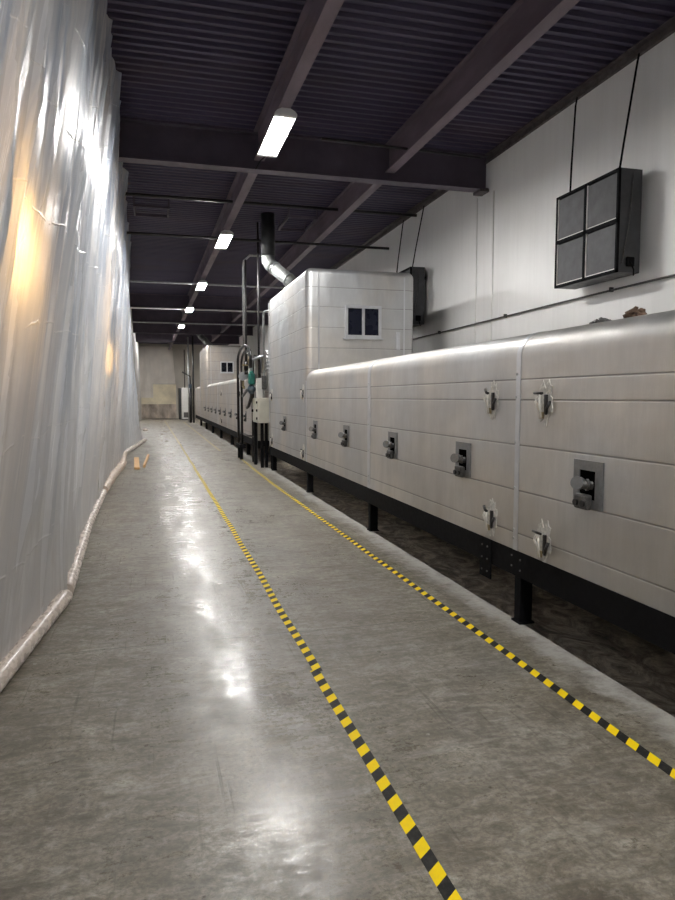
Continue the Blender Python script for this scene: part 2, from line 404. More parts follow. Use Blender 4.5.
# roof steel
g = I_beam(MB(), 'x', 9.8, 4.68, CEIL-.001, .20, XL, XW-.02).build('roof_girder', M['steel_g'])
tag(g, 'deep dark steel girder crossing under the roof deck, nearest the camera', 'beam')
w = MB(); w.box(XW-.17, XW-.02, 9.68, 9.92, 4.64, 4.68); 
w.build('bearing_plate', M['rust'], g)
for (yy, lab) in ((25.6, 'dark cross girder just past the fourth ceiling lamp'), (30.4, 'dark cross girder just short of the fifth and farthest ceiling lamp'),
                  (35.6, 'dark cross girder beyond the farthest ceiling lamp'), (41.5, 'farthest dark cross girder, before the end wall')):
    tag(I_beam(MB(), 'x', yy, 4.70, CEIL-.001, .16, XL, XW-.001).build('roof_girder', M['steel_g']), lab, 'beam')
def segs(x, lab, cat='beam', slant=0.0):
    cuts = [YB, 9.79, 25.6, 35.6, YE]
    o = MB()
    ends = [(YB, 9.69), (9.91, 25.51), (25.69, 30.31), (30.49, 35.51), (35.69, 41.41), (41.59, YE-.25)]
    for a, b in ends: I_beam(o, 'y', x, 4.79, CEIL-.001, .14, a, b)
    for v in o.bm.verts: v.co.x -= slant*(v.co.y-8.3)
    return tag(o.build('roof_beam', M['steel_b']), lab, cat)
segs(1.50, 'long brown steel beam running down the aisle above the row of lamps', slant=.0105)
segs(3.42, 'long brown steel beam over the ovens, nearer the right wall')
segs(-3.2, 'long brown steel beam over the bay behind the plastic sheeting')
def pipe(name, pts, r, mat, lab, cat='pipe', group=None, n=10):
    return tag(MB().tube(pts, r, n).build(name, mat), lab, cat, group)
pipe('ceiling_pipe', [(-7.9, 14.2, 4.72), (5.0, 14.2, 4.72)], .028, M['iron'], 'thin dark pipe crossing the ceiling beside the second lamp')
pipe('ceiling_pipe', [(-7.9, 20.0, 4.72), (5.0, 20.0, 4.72)], .028, M['zinc'], 'thin pale pipe crossing the ceiling beside the third lamp')
pipe('ceiling_pipe', [(-7.9, 12.6, 5.02), (5.0, 12.6, 5.02)], .03, M['iron'], 'thin dark pipe crossing high between the first and second lamps')
pipe('ceiling_pipe', [(2.2, 8.95, 4.9), (4.5, 8.95, 4.86)], .018, M['iron'], 'short thin dark rod crossing under the beam near the right wall, before the near girder')
pipe('ceiling_pipe', [(-7.9, 25.3, 4.66), (5.0, 25.3, 4.66)], .03, M['white'], 'pale pipe crossing just under the fourth ceiling lamp')
pipe('ceiling_pipe', [(-7.9, 30.1, 4.66), (5.0, 30.1, 4.66)], .03, M['zinc'], 'pale pipe crossing just short of the farthest ceiling lamp')
def frame_rect(x0, x1, y0, y1, z, lab):
    m = MB(); b = .03
    m.box(x0, x1, y0, y0+b, z, z+.05); m.box(x0, x1, y1-b, y1, z, z+.05); m.box(x0, x0+b, y0+b, y1-b, z, z+.05); m.box(x1-b, x1, y0+b, y1-b, z, z+.05)
    for x in (x0, x1-b):
        for y in (y0, y1-b): m.box(x, x+b, y, y+b, z+.05, CEIL)
    tag(m.build('ceiling_frame', M['steel_g']), lab, 'frame')
frame_rect(-.3, .35, 13.3, 14.0, 5.0, 'rectangular steel frame under the roof deck beside the plastic sheeting')
frame_rect(2.6, 3.2, 13.3, 14.4, 5.0, 'rectangular steel frame under the roof deck above the near oven tower')

# ------------------------------------------------------------------ lamps
def make_lamp():
    r = empty('high_bay_lamp'); L = .60
    m = MB(); W = .125
    prof = [(-W, 0), (-W*.62, .06), (W*.62, .06), (W, 0), (W-.006, 0), (W*.6, .052), (-W*.6, .052), (-W+.006, 0)]
    m.extr(prof, 'y', -L, L); m.build('reflector', M['housing'], r)
    for s in (-1, 1):
        e = MB(); e.extr([(-W, -.004), (-W, .02), (-W*.8, .05), (-W*.4, .075), (W*.4, .075), (W*.8, .05), (W, .02), (W, -.004)], 'y', s*L, s*(L+.07)); e.build('end_cap', M['housing'], r)
    m = MB(); m.box(-.06, .06, -.3, .3, .061, .10); m.build('ballast_box', M['housing'], r)
    for k in range(4):
        x = -.084 + k*.168/3
        MB().cyl((x, -L+.005, .018), (x, L-.005, .018), .013, n=8).build('lamp_tube', M['tube'], r)
    for s in (-1, 1): MB().cyl((0, s*.22, .098), (0, s*.22, .19), .006, n=6).build('hanger', M['zinc'], r)
    return r
LY = [.9, 8.27, 13.95, 19.7, 25.1, 31.0]
LL = ['long bright fluorescent lamp overhead behind the first girder, above the camera', 'large bright ceiling lamp nearest the camera, just before the near girder', 'second bright ceiling lamp down the aisle',
      'third bright ceiling lamp down the aisle', 'fourth bright ceiling lamp, small in the distance', 'fifth and farthest bright ceiling lamp']
lamp0 = make_lamp()
for i, yy in enumerate(LY):
    o = lamp0 if i == 0 else copy_tree(lamp0)
    o.location = (1.47-.0105*(yy-8.3), yy, 4.60); tag(o, LL[i], 'lamp', 'lamps in a row down the aisle')
pipe('lamp_cable', [(1.46, 9.0, 4.62), (1.44, 9.3, 4.66), (1.44, 9.71, 4.685)], .008, M['black'], 'thin black cable from the nearest lamp to the near girder', 'cable')

# ------------------------------------------------------------------ plastic sheeting
def lerp_tab(tab, y):
    if y <= tab[0][0]: return tab[0][1]
    for (a, u), (b, v) in zip(tab, tab[1:]):
        if y <= b:
            f = (y-a)/(b-a); f = f*f*(3-2*f) if False else f
            return u + (v-u)*f
    return tab[-1][1]
HEM = [(-4, -1.12), (3.64, -.84), (5.3, -.67), (5.85, -.68), (8.14, -.78), (12.66, -.80), (15.14, -.70), (17.6, -.80), (18.3, -.78), (23.7, -.34)]
MID = [(-4, -1.10), (3.64, -.86), (5.3, -.76), (8, -.80), (13, -.80), (18, -.74), (24, -.56)]
TOP = [(-4, -.42), (0, -.38), (9.6, -.36), (9.9, -.40), (13, -.42), (17, -.52), (21, -.72), (24, -.80)]
def N(x, y, z=0): return noise.noise(Vector((x, y, z)))
def sheet_x(y, z, far=False):
    f = z/CEIL
    m_, t_, h_ = lerp_tab(MID, y), lerp_tab(TOP, y), lerp_tab(HEM, y)
    x = m_*(1-f) + t_*f + (h_-m_)*math.exp(-z/.45)
    u = y - .34*z + .10*N(y*.3, z*.3, 5)            # folds lean along the aisle
    amp = .35 + .65*min(1, z/1.2)
    x += amp*(.042*N(u*.9, z*.12, 1) + .036*N(u*2.4, z*.18, 2))
    r1 = 1-abs(2*N(u*1.5, z*.10, 7)); r2 = 1-abs(2*N(u*3.6, z*.22, 9))
    x += amp*(.060*max(0, r1)**6 + .034*max(0, r2)**5) - .012   # sharp gathered ridges
    x += .007*N(u*8, z*.9, 3)
    x += .03*math.exp(-(CEIL-z)/.25)*math.sin(y*7 + 2*N(y, 0, 4))
    return min(x, t_*f + m_*(1-f) + .16)
def sheet(name, y0, y1, dy, nz, fx, mat, lab):
    m = MB(); ny = int((y1-y0)/dy)
    def at_(j, k):
        yj = y0+(y1-y0)*j/ny; z = CEIL*.999*k/nz
        wt = max(0, min(1, (yj-y0)/2.2, (y1-yj)/2.2)); yy = yj + .34*(z-2.6)*wt      # rows follow the lean of the folds
        return (fx(yy, z), yy, z + .002)
    vs = [[m.bm.verts.new(at_(j, k)) for k in range(nz+1)] for j in range(ny+1)]
    for j in range(ny):
        for k in range(nz): m.bm.faces.new((vs[j][k], vs[j+1][k], vs[j+1][k+1], vs[j][k+1])).smooth = True
    return tag(m.build(name, mat), lab, 'plastic sheet')
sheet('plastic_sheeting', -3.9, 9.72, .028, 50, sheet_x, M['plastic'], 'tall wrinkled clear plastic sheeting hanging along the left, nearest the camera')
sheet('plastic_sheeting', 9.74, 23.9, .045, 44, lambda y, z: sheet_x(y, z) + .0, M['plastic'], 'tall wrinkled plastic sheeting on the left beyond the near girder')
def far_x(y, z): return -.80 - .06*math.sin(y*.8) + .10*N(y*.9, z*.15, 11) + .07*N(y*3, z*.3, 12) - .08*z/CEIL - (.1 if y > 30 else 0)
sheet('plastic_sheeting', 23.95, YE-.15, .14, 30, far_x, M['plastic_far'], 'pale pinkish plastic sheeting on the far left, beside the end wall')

def roll(pts, r, mat, lab, n=14, lump=.2):
    P = []; pts = [Vector(p) for p in pts]
    for a, b in zip(pts, pts[1:]):
        k = max(2, int((b-a).length/.08))
        P += [a.lerp(b, i/k) for i in range(k)]
    P.append(pts[-1]); nP = len(P)
    m = MB(); rr = [r*(1 + lump*N(p.y*3.1, p.x*3, 6) + lump*.5*N(p.y*11, 0, 8)) for p in P]
    m.tube([(p.x, p.y, q*.93) for p, q in zip(P, rr)], lambda f: rr[int(round(f*(nP-1)))], n)
    return tag(m.build('hem_roll', mat), lab, 'plastic roll')
roll([(-1.05, -3.8, 0), (-.90, 1.5, 0), (-.815, 3.64, 0), (-.655, 5.2, 0)], .052, M['roll'], 'straight plastic-wrapped roll weighting the sheeting hem, nearest the camera', lump=.07)
roll([(-.665, 5.34, 0), (-.70, 6.4, 0), (-.76, 8.14, 0), (-.78, 10.8, 0)], .055, M['roll'], 'wrinkled plastic-wrapped roll at the sheeting hem, second from the camera', lump=.12)
roll([(-.78, 10.98, 0), (-.76, 12.66, 0), (-.68, 15.0, 0), (-.76, 17.5, 0)], .075, M['rollb'], 'lumpy sandy roll at the foot of the sheeting, left of the lumber', lump=.4)
roll([(-.80, 17.8, 0), (-.62, 20, 0), (-.32, 23.7, 0)], .06, M['roll'], 'pale roll slanting out into the aisle beyond the lumber', lump=.25)
m = MB(); b = bmesh.new(); bmesh.ops.create_icosphere(b, subdivisions=3, radius=.12)
for v in b.verts: v.co = Vector((v.co.x-.40, v.co.y*1.3+31, max(0.001, v.co.z*.55*(1+.5*N(v.co.x*20, v.co.y*20)) + .05)))
m.add(b); tag(m.build('crumpled_plastic', M['roll'], smooth_angle=60), 'small crumpled plastic wad on the floor at the far left', 'plastic')

# lumber
def lumber(a, b, w, h, lab):
    a, b = Vector((*a, 0)), Vector((*b, 0)); d = b-a
    m = MB(); m.box(-w/2, w/2, 0, d.length, .002, h, .004, 1)
    o = m.build('lumber_board', M['wood']); o.location = a; o.rotation_euler.z = math.atan2(d.y, d.x)-PI/2
    tag(o, lab, 'board', 'loose boards by the sheeting')
lumber((-.37, 14.55), (-.44, 17.0), .11, .05, 'wider pine board lying on the floor, left of the pair')
lumber((-.235, 14.9), (-.17, 17.7), .05, .06, 'narrow pine board lying on the floor, right of the pair')

# ------------------------------------------------------------------ floor tape
def tape(name, pts, w, mat, lab):
    m = MB(); P = [Vector((x, y, 0)) for x, y in pts]; L = []
    for i, p_ in enumerate(P):
        d = (P[min(i+1, len(P)-1)] - P[max(i-1, 0)]).normalized(); n_ = Vector((d.y, -d.x, 0))
        L.append([m.bm.verts.new(p_ + n_*w/2*s + Vector((0, 0, z))) for s, z in ((-1, .0005), (-1, .0016), (1, .0016), (1, .0005))])
    for a, b in zip(L, L[1:]):
        for k in range(4): m.bm.faces.new((a[k], a[(k+1) % 4], b[(k+1) % 4], b[k]))
    m.bm.faces.new(L[0]); m.bm.faces.new(L[-1][::-1])
    return tag(m.build(name, mat), lab, 'floor tape')
def wig(x0, y0, x1, y1, n, a, s): return [(x0+(x1-x0)*i/n + a*N(s, y0+(y1-y0)*i/n*.9), y0+(y1-y0)*i/n) for i in range(n+1)]
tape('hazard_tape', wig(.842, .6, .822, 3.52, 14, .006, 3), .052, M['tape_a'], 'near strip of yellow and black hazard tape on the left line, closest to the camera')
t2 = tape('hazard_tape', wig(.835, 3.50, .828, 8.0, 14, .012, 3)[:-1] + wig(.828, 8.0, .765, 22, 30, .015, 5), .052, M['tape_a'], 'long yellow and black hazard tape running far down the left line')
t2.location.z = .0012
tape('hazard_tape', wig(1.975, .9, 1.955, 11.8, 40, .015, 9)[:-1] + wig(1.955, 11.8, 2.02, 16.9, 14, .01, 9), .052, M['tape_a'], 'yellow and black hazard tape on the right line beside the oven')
M['oldtape'] = simple('worn yellow paint', (.42, .36, .22), .6, 0, .2, 20)
tape('worn_floor_line', wig(.765, 22.1, .62, 44, 10, .02, 2), .06, M['oldtape'], 'faded yellow line on the floor, far down the left', )
tape('worn_floor_line', wig(1.75, 19.0, 1.70, 42, 10, .02, 4), .07, M['oldtape'], 'faded yellow line on the floor, far down the right beside the far oven')

# ------------------------------------------------------------------ ovens
OX = 2.31; OXB = 4.05
def body_prof(zt, r, z0=.48):
    p = [(OX, z0)] + [(OX+r-r*math.cos(a), zt-r+r*math.sin(a)) for a in [PI/2*k/10 for k in range(11)]]
    p += [(OXB-r+r*math.sin(a), zt-r+r*math.cos(a)) for a in [PI/2*k/10 for k in range(11)]] + [(OXB, z0)]
    return p
def rbox(m, x0, x1, y0, y1, z0, z1, r):
    b = bmesh.new(); bmesh.ops.create_cube(b, size=1)
    for v in b.verts: v.co = Vector(((x0+x1)/2 + v.co.x*(x1-x0), (y0+y1)/2 + v.co.y*(y1-y0), (z0+z1)/2 + v.co.z*(z1-z0)))
    ed = [e for e in b.edges if not (abs(e.verts[0].co.z-z0) < 1e-4 and abs(e.verts[1].co.z-z0) < 1e-4)]
    bmesh.ops.bevel(b, geom=ed, offset=r, segments=6, profile=.5, affect='EDGES'); m.add(b)
def make_port():
    """burner port, built round (0,0,0) on a wall facing -x"""
    r = empty('burner_port')
    m = MB(); o_, i_w, i_h = .006, .065, .075
    for (y0, y1, z0, z1) in ((-.13, -.065, -.13, .13), (.075, .13, -.13, .13), (-.065, .075, .075, .13), (-.065, .075, -.13, -.085)):
        m.box(-.008, .0, y0, y1, z0, z1)
    m.build('cover_plate', M['plate'], r)
    MB().box(-.003, .0, -.068, .078, -.088, .078).build('opening', M['hole'], r)  # flat black slab; the shade of a recess painted as its colour
    m = MB(); m.tube([(-.004, -.035, -.004), (-.030, -.028, -.002), (-.048, -.004, .0), (-.060, .006, .002)], .024, 14); m.cyl((-.024, -.030, 0), (-.036, -.026, 0), .033, n=14)
    e = m.build('elbow', M['cast'], r)
    m = MB(); m.cyl((-.040, .026, .004), (-.080, -.004, .010), .035, n=20); c_ = m.build('round_cap', M['plate'], e)
    m = MB(); m.box(-.045, -.004, -.045, .075, -.14, -.055, .012, 2); m.build('bolted_flange', M['cast'], r)
    for yy in (-.03, .035): MB().cyl((-.045, yy+.01, -.105), (-.058, yy+.01, -.105), .019, n=8).build('bolt', M['iron'], r)
    MB().cyl((-.02, -.06, .012), (-.02, .0, .012), .006, n=6).build('igniter_rod', M['zinc'], r)
    return r
def make_clamp(kind=0):
    r = empty('toggle_clamp'); rnd = random.Random(5+kind)
    m = MB(); n = 26; ring = []
    for k in range(n):
        a = 2*PI*k/n; q = 1 + .30*rnd.uniform(-1, 1)
        ring.append((math.cos(a)*.060*q, math.sin(a)*.105*q))
    m.extr(ring, 'x', -.004, .0); m.build('flaked_patch', M['scab'], r)
    m = MB(); m.box(-.018, -.004, -.026, -.004, -.06, .045, .003, 1); m.build('clamp_base', M['iron'], r)
    m = MB(); m.tube([(-.03, .012, .05), (-.042, .0, .0), (-.040, -.012, -.080)], .0065, 8); m.build('lever', M['bright'], r)
    m = MB()
    if kind == 0: m.tube([(-.032, .062, .052), (-.034, -.012, .050)], .0075, 8)
    else: m.tube([(-.03, .045, .065), (-.036, .020, .045), (-.036, .0, .04)], .009, 8)
    m.build('cross_bar', M['iron'], r)
    m = MB(); m.tube([(-.014, .055, .030), (-.034, .045, .005), (-.034, .022, -.018), (-.02, .030, -.05)], .0065, 8); m.build('hook', M['bright'], r)
    m = MB(); m.tube([(-.012, -.050, .01), (-.026, -.044, -.03), (-.02, -.030, -.06)], .008, 6); m.build('side_bar', M['iron'], r)
    m = MB(); m.box(-.012, -.004, .012, .046, -.085, -.05); m.build('tan_tag', M['tan'], r)
    return r

def oven(name, lab, sections, tower, zt, twz, legs, ports, y0, y1, alu, alu_t, clamps, pz=1.02, rad=.17, wd=0.0):
    R = empty(name, (OX, (y0+y1)/2, 0)); off = Vector(R.location)
    def P(o): o.location = Vector(o.location) - off; return o
    def B(mb, nm, mat, par=R, **k):
        o = mb.build(nm, mat, par, **k)
        if par is R: o.location = -off
        return o
    prof = body_prof(zt, rad)
    for a, b in sections:
        B(MB().extr(prof, 'y', a, b), 'oven_section', alu, smooth_angle=25)
    ty0, ty1 = tower; m = MB(); rbox(m, OX, 4.115, ty0, ty1, .48, twz, .105)
    tw = B(m, 'tower_housing', alu_t, smooth_angle=25)
    # chamfer trims on the tower corner facing the aisle
    for a, b in ((2.50, 2.522), (3.92, 3.942)): MB().box(a, b, ty0-.004, ty0, zt-.02, twz-.09).build('corner_strip', M['alu_trim'], tw)
    # window in the tower face
    wx0, wx1, wz0, wz1 = 2.98, 3.49, twz-1.03-wd, twz-.61-wd
    f = MB(); b_ = .045; Y = ty0
    f.box(wx0-b_, wx1+b_, Y-.03, Y, wz0-b_, wz0); f.box(wx0-b_, wx1+b_, Y-.03, Y, wz1, wz1+b_); f.box(wx0-b_, wx0, Y-.03, Y, wz0, wz1); f.box(wx1, wx1+b_, Y-.03, Y, wz0, wz1)
    f.box((wx0+wx1)/2-.022, (wx0+wx1)/2+.022, Y-.028, Y, wz0, wz1); f.box(wx0-b_-.03, wx1+b_+.03, Y-.04, Y, wz0-b_-.02, wz0-b_)
    wf = f.build('window', M['alu_trim'], tw)
    xm = (wx0+wx1)/2
    for a, b in ((wx0, xm-.022), (xm+.022, wx1)): MB().box(a, b, Y-.008, Y-.001, wz0, wz1).build('pane', M['glass'], wf)
    h = MB(); h.box(3.80, 3.86, Y-.02, Y, zt+.34, zt+.62); h.box(3.82, 3.84, Y-.04, Y-.02, zt+.40, zt+.56); h.build('access_latch', M['alu_trim'], tw)
    # base channel
    m = MB(); m.box(OX-.005, OX+.08, y0, y1, .31, .482); m.box(OXB-.09, OXB, y0, y1, .31, .482)
    yy = y0+.3
    while yy < y1-.1: m.box(OX+.08, OXB-.09, yy, yy+.08, .33, .44); yy += 1.6
    bb = B(m, 'base_channel', M['black'])
    for yl in legs:
        m = MB(); m.box(OX+.0, OX+.09, yl-.036, yl+.036, .012, .31); m.box(OX-.01, OX+.10, yl-.055, yl+.055, .0, .012)
        lg = B(m, 'leg', M['black'])
        m = MB(); m.box(OXB-.15, OXB-.06, yl-.045, yl+.045, -.05, .31); B(m, 'leg', M['black'])
    # cover strips at section joints, riveted
    for k, ys in enumerate([a for a, b in sections[1:]]):
        rr = rad+.004; pf = [(OX-.004, .48)] + [(OX+rad-rr*math.cos(a), zt-rad+rr*math.sin(a)) for a in [PI/2*q/10 for q in range(11)]]
        pf += [(OXB-.2, zt+.004), (OXB-.2, zt-.001)] + [(OX+rad-(rad-.001)*math.cos(a), zt-rad+(rad-.001)*math.sin(a)) for a in [PI/2*q/10 for q in range(10, -1, -1)]] + [(OX+.001, .48)]
        w_ = .055 if k % 2 else .095
        s = B(MB().extr(pf, 'y', ys-.01, ys-.01+w_), 'joint_strip', M['alu_trim'], smooth_angle=25)
        s['label'] = 'riveted cover strip over the joint'
        for z in (.56, .62, .90, 1.20, 1.50, 1.65):
            MB().cyl((OX-.004, ys+.035, z), (OX-.010, ys+.035, z), .008, n=8).build('rivet', M['zinc'], s)
    B(MB().box(OX-.012, OX, ty1-.05, ty1-.02, .48, twz-.09), 'corner_strip', M['alu_trim'])
    B(MB().box(OX-.006, OX, ty0+.0, ty0+.02, .48, zt-.17), 'corner_strip', M['alu_trim'])
    # burner ports
    global PORT
    for i, yp in enumerate(ports):
        if PORT is None: PORT = make_port(); o = PORT
        else: o = copy_tree(PORT)
        o.parent = R; o.location = Vector((OX, yp, pz)) - off
    for (yc, zc, kd) in clamps:
        if CL.get(kd) is None: CL[kd] = make_clamp(kd); o = CL[kd]
        else: o = copy_tree(CL[kd])
        o.parent = R; o.location = Vector((OX, yc, zc)) - off; o.scale = (1.15, 1.25, 1.15)
    return tag(R, lab, 'oven'), off, B
PORT = None; CL = {}
R1, off1, B1 = oven('industrial_oven', 'long aluminium-clad industrial oven on a black base beside the aisle, nearest the camera',
     [(-1.2, .77), (.77, 3.97), (3.97, 7.15), (7.15, 10.4)], (10.4, 13.95), 1.925, 3.51, [.75, 3.95, 7.17, 10.37, 13.66],
     [1.62, 3.22, 4.79, 6.40, 8.11, 9.78, 12.23], -1.2, 13.95, M['alu'], M['alu_tower'],
     [(4.33, 1.48, 1), (3.66, 1.465, 0), (4.32, .645, 1), (3.64, .605, 0), (10.62, 1.56, 0), (10.62, .60, 0), (13.6, 1.52, 0), (13.6, .62, 0)])
# splice plate with bolts on the near base channel
m = MB(); m.box(OX-.018, OX-.005, 4.30, 4.46, .20, .485); sp = B1(m, 'splice_plate', M['black'])
for yy in (4.34, 4.42):
    for z in (.25, .34, .43): MB().cyl((OX-.018, yy, z), (OX-.025, yy, z), .007, n=6).build('bolt', M['cast'], sp)
m = MB()
for yy, z in ((3.91, .43), (4.02, .44), (3.91, .36), (4.02, .37)): m.cyl((OX-.005, yy, z), (OX-.011, yy, z), .007, n=6)
B1(m, 'bolt_cluster', M['cast'])

R2, off2, B2 = oven('industrial_oven', 'second aluminium-clad oven with a window tower, far down the aisle beyond the gas pipework',
     [(15.7, 19.0), (19.0, 22.4), (22.4, 25.7), (25.7, 31.2), (35.6, 40.0)], (31.2, 35.6), 2.06, 3.84, [17.6, 21.4, 25.0, 28.6, 32.2, 36],
     [17.7, 19.45, 21.2, 22.95, 24.7, 26.5, 28.3, 30.1, 32.0], 15.7, 40.0, M['alu_far'], M['alu_far'],
     [(24.3, 1.62, 0), (24.3, .66, 0), (18.9, 1.6, 0)], pz=1.0, wd=.17)

# debris on the near oven roof
def junk(y, s, mat, lab, hh=.5):
    m = MB(); rnd = random.Random(int(y*100))
    for k in range(26):
        b = bmesh.new(); bmesh.ops.create_icosphere(b, subdivisions=1, radius=s*rnd.uniform(.2, .5))
        oy = max(-1.1*s, min(1.1*s, rnd.gauss(0, s*.6))); ox = rnd.uniform(-.4, .4)*s; oz = rnd.random()*s*hh*max(0, 1-abs(oy)/(1.2*s))
        for v in b.verts: v.co = Vector((v.co.x*rnd.uniform(.6, 1.3)+ox+2.54, v.co.y*rnd.uniform(.6, 1.4)+oy+y, max(1.926, v.co.z*.8+1.932+oz)))
        m.add(b)
    tag(m.build('debris_pile', mat), lab, 'debris')
junk(3.47, .055, M['cast'], 'flat grey-green crumpled debris on top of the near oven, left of the two piles')
junk(3.17, .055, M['debris'], 'brown pointed debris heap on top of the near oven, right of the two piles', 1.3)

# ------------------------------------------------------------------ air cleaners hung on the right wall
def air_cleaner(y0, lab, dz):
    X0, X1, Y0, Y1, Zb, Zt = 4.68, 4.96, y0, y0+1.13, 2.80+dz, 3.86+dz
    R = empty('air_cleaner', (X0, (Y0+Y1)/2, Zb)); o_ = Vector(R.location)
    def Bq(mb, nm, mat):
        o = mb.build(nm, mat, R); o.location = -o_; return o
    Bq(MB().box(X0+.02, X1, Y0, Y1, Zb, Zt, .004, 1), 'cabinet', M['boxmetal'])
    f = MB(); b = .030; ym, zm = (Y0+Y1)/2, (Zb+Zt)/2
    for (a, c, d, e) in ((Y0, Y0+b, Zb, Zt), (Y1-b, Y1, Zb, Zt), (ym-b*.7, ym+b*.7, Zb, Zt), (Y0, Y1, Zb, Zb+b), (Y0, Y1, Zt-b, Zt), (Y0, Y1, zm-b*.7, zm+b*.7)):
        f.box(X0-.008, X0+.02, a, c, d, e)
    Bq(f, 'face_frame', M['black'])
    for a, c in ((Y0+b, ym-b*.7), (ym+b*.7, Y1-b)):
        for d, e in ((Zb+b, zm-b*.7), (zm+b*.7, Zt-b)):
            q = MB(); q.box(X0+.006, X0+.02, a+.012, c-.012, d+.012, e-.012); fp = Bq(q, 'filter_panel', M['filter'])
            g = MB(); t_ = .012
            g.box(X0-.002, X0+.018, a, c, d, d+t_); g.box(X0-.002, X0+.018, c-t_, c, d, e); g.box(X0-.002, X0+.018, a, a+t_*.4, d, e); g.build('filter_rim', M['edge'], fp)
    m = MB(); m.box(X0+.10, X0+.20, Y0-.03, Y0, Zb+.06, Zb+.16, .01, 1); m.tube([(X0+.14, Y0-.02, Zb+.12), (X0+.16, Y0-.06, Zb+.02), (X0+.19, Y0-.02, Zb-.03)], .008, 6); Bq(m, 'switch_box', M['black'])
    Bq(MB().tube([(X0+.05, Y0-.006, Zb+.08), (X0+.12, Y0-.02, Zb+.5), (X0+.16, Y0-.008, Zt-.05)], .005, 6), 'side_cord', M['cast'])
    Bq(MB().box(X1, XW, Y0+.15, Y0+.2, Zt-.2, Zt-.14).box(X1, XW, Y1-.2, Y1-.15, Zt-.2, Zt-.14), 'wall_bracket', M['iron'])
    for yy, yt, zt_ in ((Y1-.16, Y1+.12, CEIL-.1), (Y0+.10, Y0+.17, CEIL-.1)):
        Bq(MB().tube([(X0+.07, yy, Zt), (X0+.14, (yy*2+yt)/3, Zt+.35), (XW-.07, yt, zt_-.1), (XW-.05, yt, zt_)], .011, 8), 'hanging_cable', M['black'])
    tag(R, lab, 'air cleaner', 'air cleaners on the right wall')
air_cleaner(6.16, 'grey four-panel air cleaner hung by two cables on the right wall, nearest the camera', 0)
air_cleaner(12.05, 'grey air cleaner on the right wall, partly hidden behind the near oven tower', .07)
# conduit along the wall
m = [(XW-.03, y, 2.68 + .03*math.sin(y*.33) - .0) for y in [YB+.1+(46-YB)*k/60 for k in range(61)]]
o = pipe('wall_conduit', m, 0.012, M['cast'], 'thin dark conduit running along the right wall below the air cleaners', 'conduit')
for k in range(9):
    y = 1+3*k*.8 + .9; z = 2.68 + .03*math.sin(y*.33)
    MB().box(XW-.045, XW, y-.012, y+.012, z-.015, z+.035).build('pipe_clip', M['iron'], o)
pipe('wall_conduit', [(XW-.006, 9.55, 1.0), (XW-.006, 9.55, 4.62)], .012, M['white'], 'thin white upright conduit on the right wall, nearer of the two', 'conduit')
pipe('wall_conduit', [(XW-.005, 10.1, 1.0), (XW-.005, 10.1, 4.66)], .010, M['white'], 'thin white upright conduit on the right wall, farther of the two', 'conduit')

# ------------------------------------------------------------------ flues
def flue(pt, top, end, r, lab):
    R = empty('exhaust_flue', end); o_ = Vector(end)
    def Bq(mb, nm, mat, p=R):
        o = mb.build(nm, mat, p); 
        if p is R: o.location = -o_
        return o
    pt, top, end = Vector(pt), Vector(top), Vector(end)
    Bq(MB().cyl(top, pt+Vector((0, 0, .14)), r*1.08, n=24), 'riser', M['duct'])
    d = (end-pt).normalized()
    el = Bq(MB().tube([pt+Vector((0, 0, .14)), pt+Vector((0, 0, .03)), pt + d*.08, pt+d*.2], r*1.04, 24), 'elbow', M['fluemetal'])
    Bq(MB().cyl(pt+d*.2, end, r, n=24), 'slanted_duct', M['fluemetal'])
    for q in (.2, .62): MB().cyl(pt+d*q, pt+d*(q+.03), r*1.08, n=24).build('band', M['zinc'], el)
    tag(R, lab, 'flue')
flue((2.30, 13.9, 4.22), (2.30, 13.9, CEIL-.01), (2.90, 13.25, 3.56), .13, 'silver exhaust duct slanting down from a dark riser into the near oven tower')
flue((2.35, 36.2, 4.72), (2.35, 36.2, CEIL-.01), (2.95, 34.9, 3.90), .15, 'small pale exhaust duct slanting into the far oven tower')

# ------------------------------------------------------------------ pipework and controls between the ovens
GP = 'pipework between the ovens'
pipe('gas_pipe', [(2.05, 15.95, 2.70), (2.05, 15.95, 4.50), (2.06, 15.90, 4.62), (2.16, 15.6, 4.70), (2.45, 15.6, 4.70)], .026, M['zinc'], 'grey pipe rising from the gas train and bending right under the ceiling')
pipe('gas_pipe', [(2.07, 15.7, 2.30), (2.07, 15.7, 4.62)], .022, M['iron'], 'dark upright pipe just right of the bent grey pipe')
pipe('gas_pipe', [(2.20, 14.62, 1.482), (2.20, 14.62, CEIL-.005)], .024, M['iron'], 'tall dark pipe rising to the ceiling behind the light grey conduit')
pipe('electrical_conduit', [(2.255, 14.3, 1.482), (2.255, 14.3, 3.20), (2.255, 14.27, 3.25), (2.27, 14.2, 3.28), (2.36, 13.955, 3.28)], .022, M['zinc'], 'light grey upright conduit from the white cabinet to the near oven tower', 'conduit')
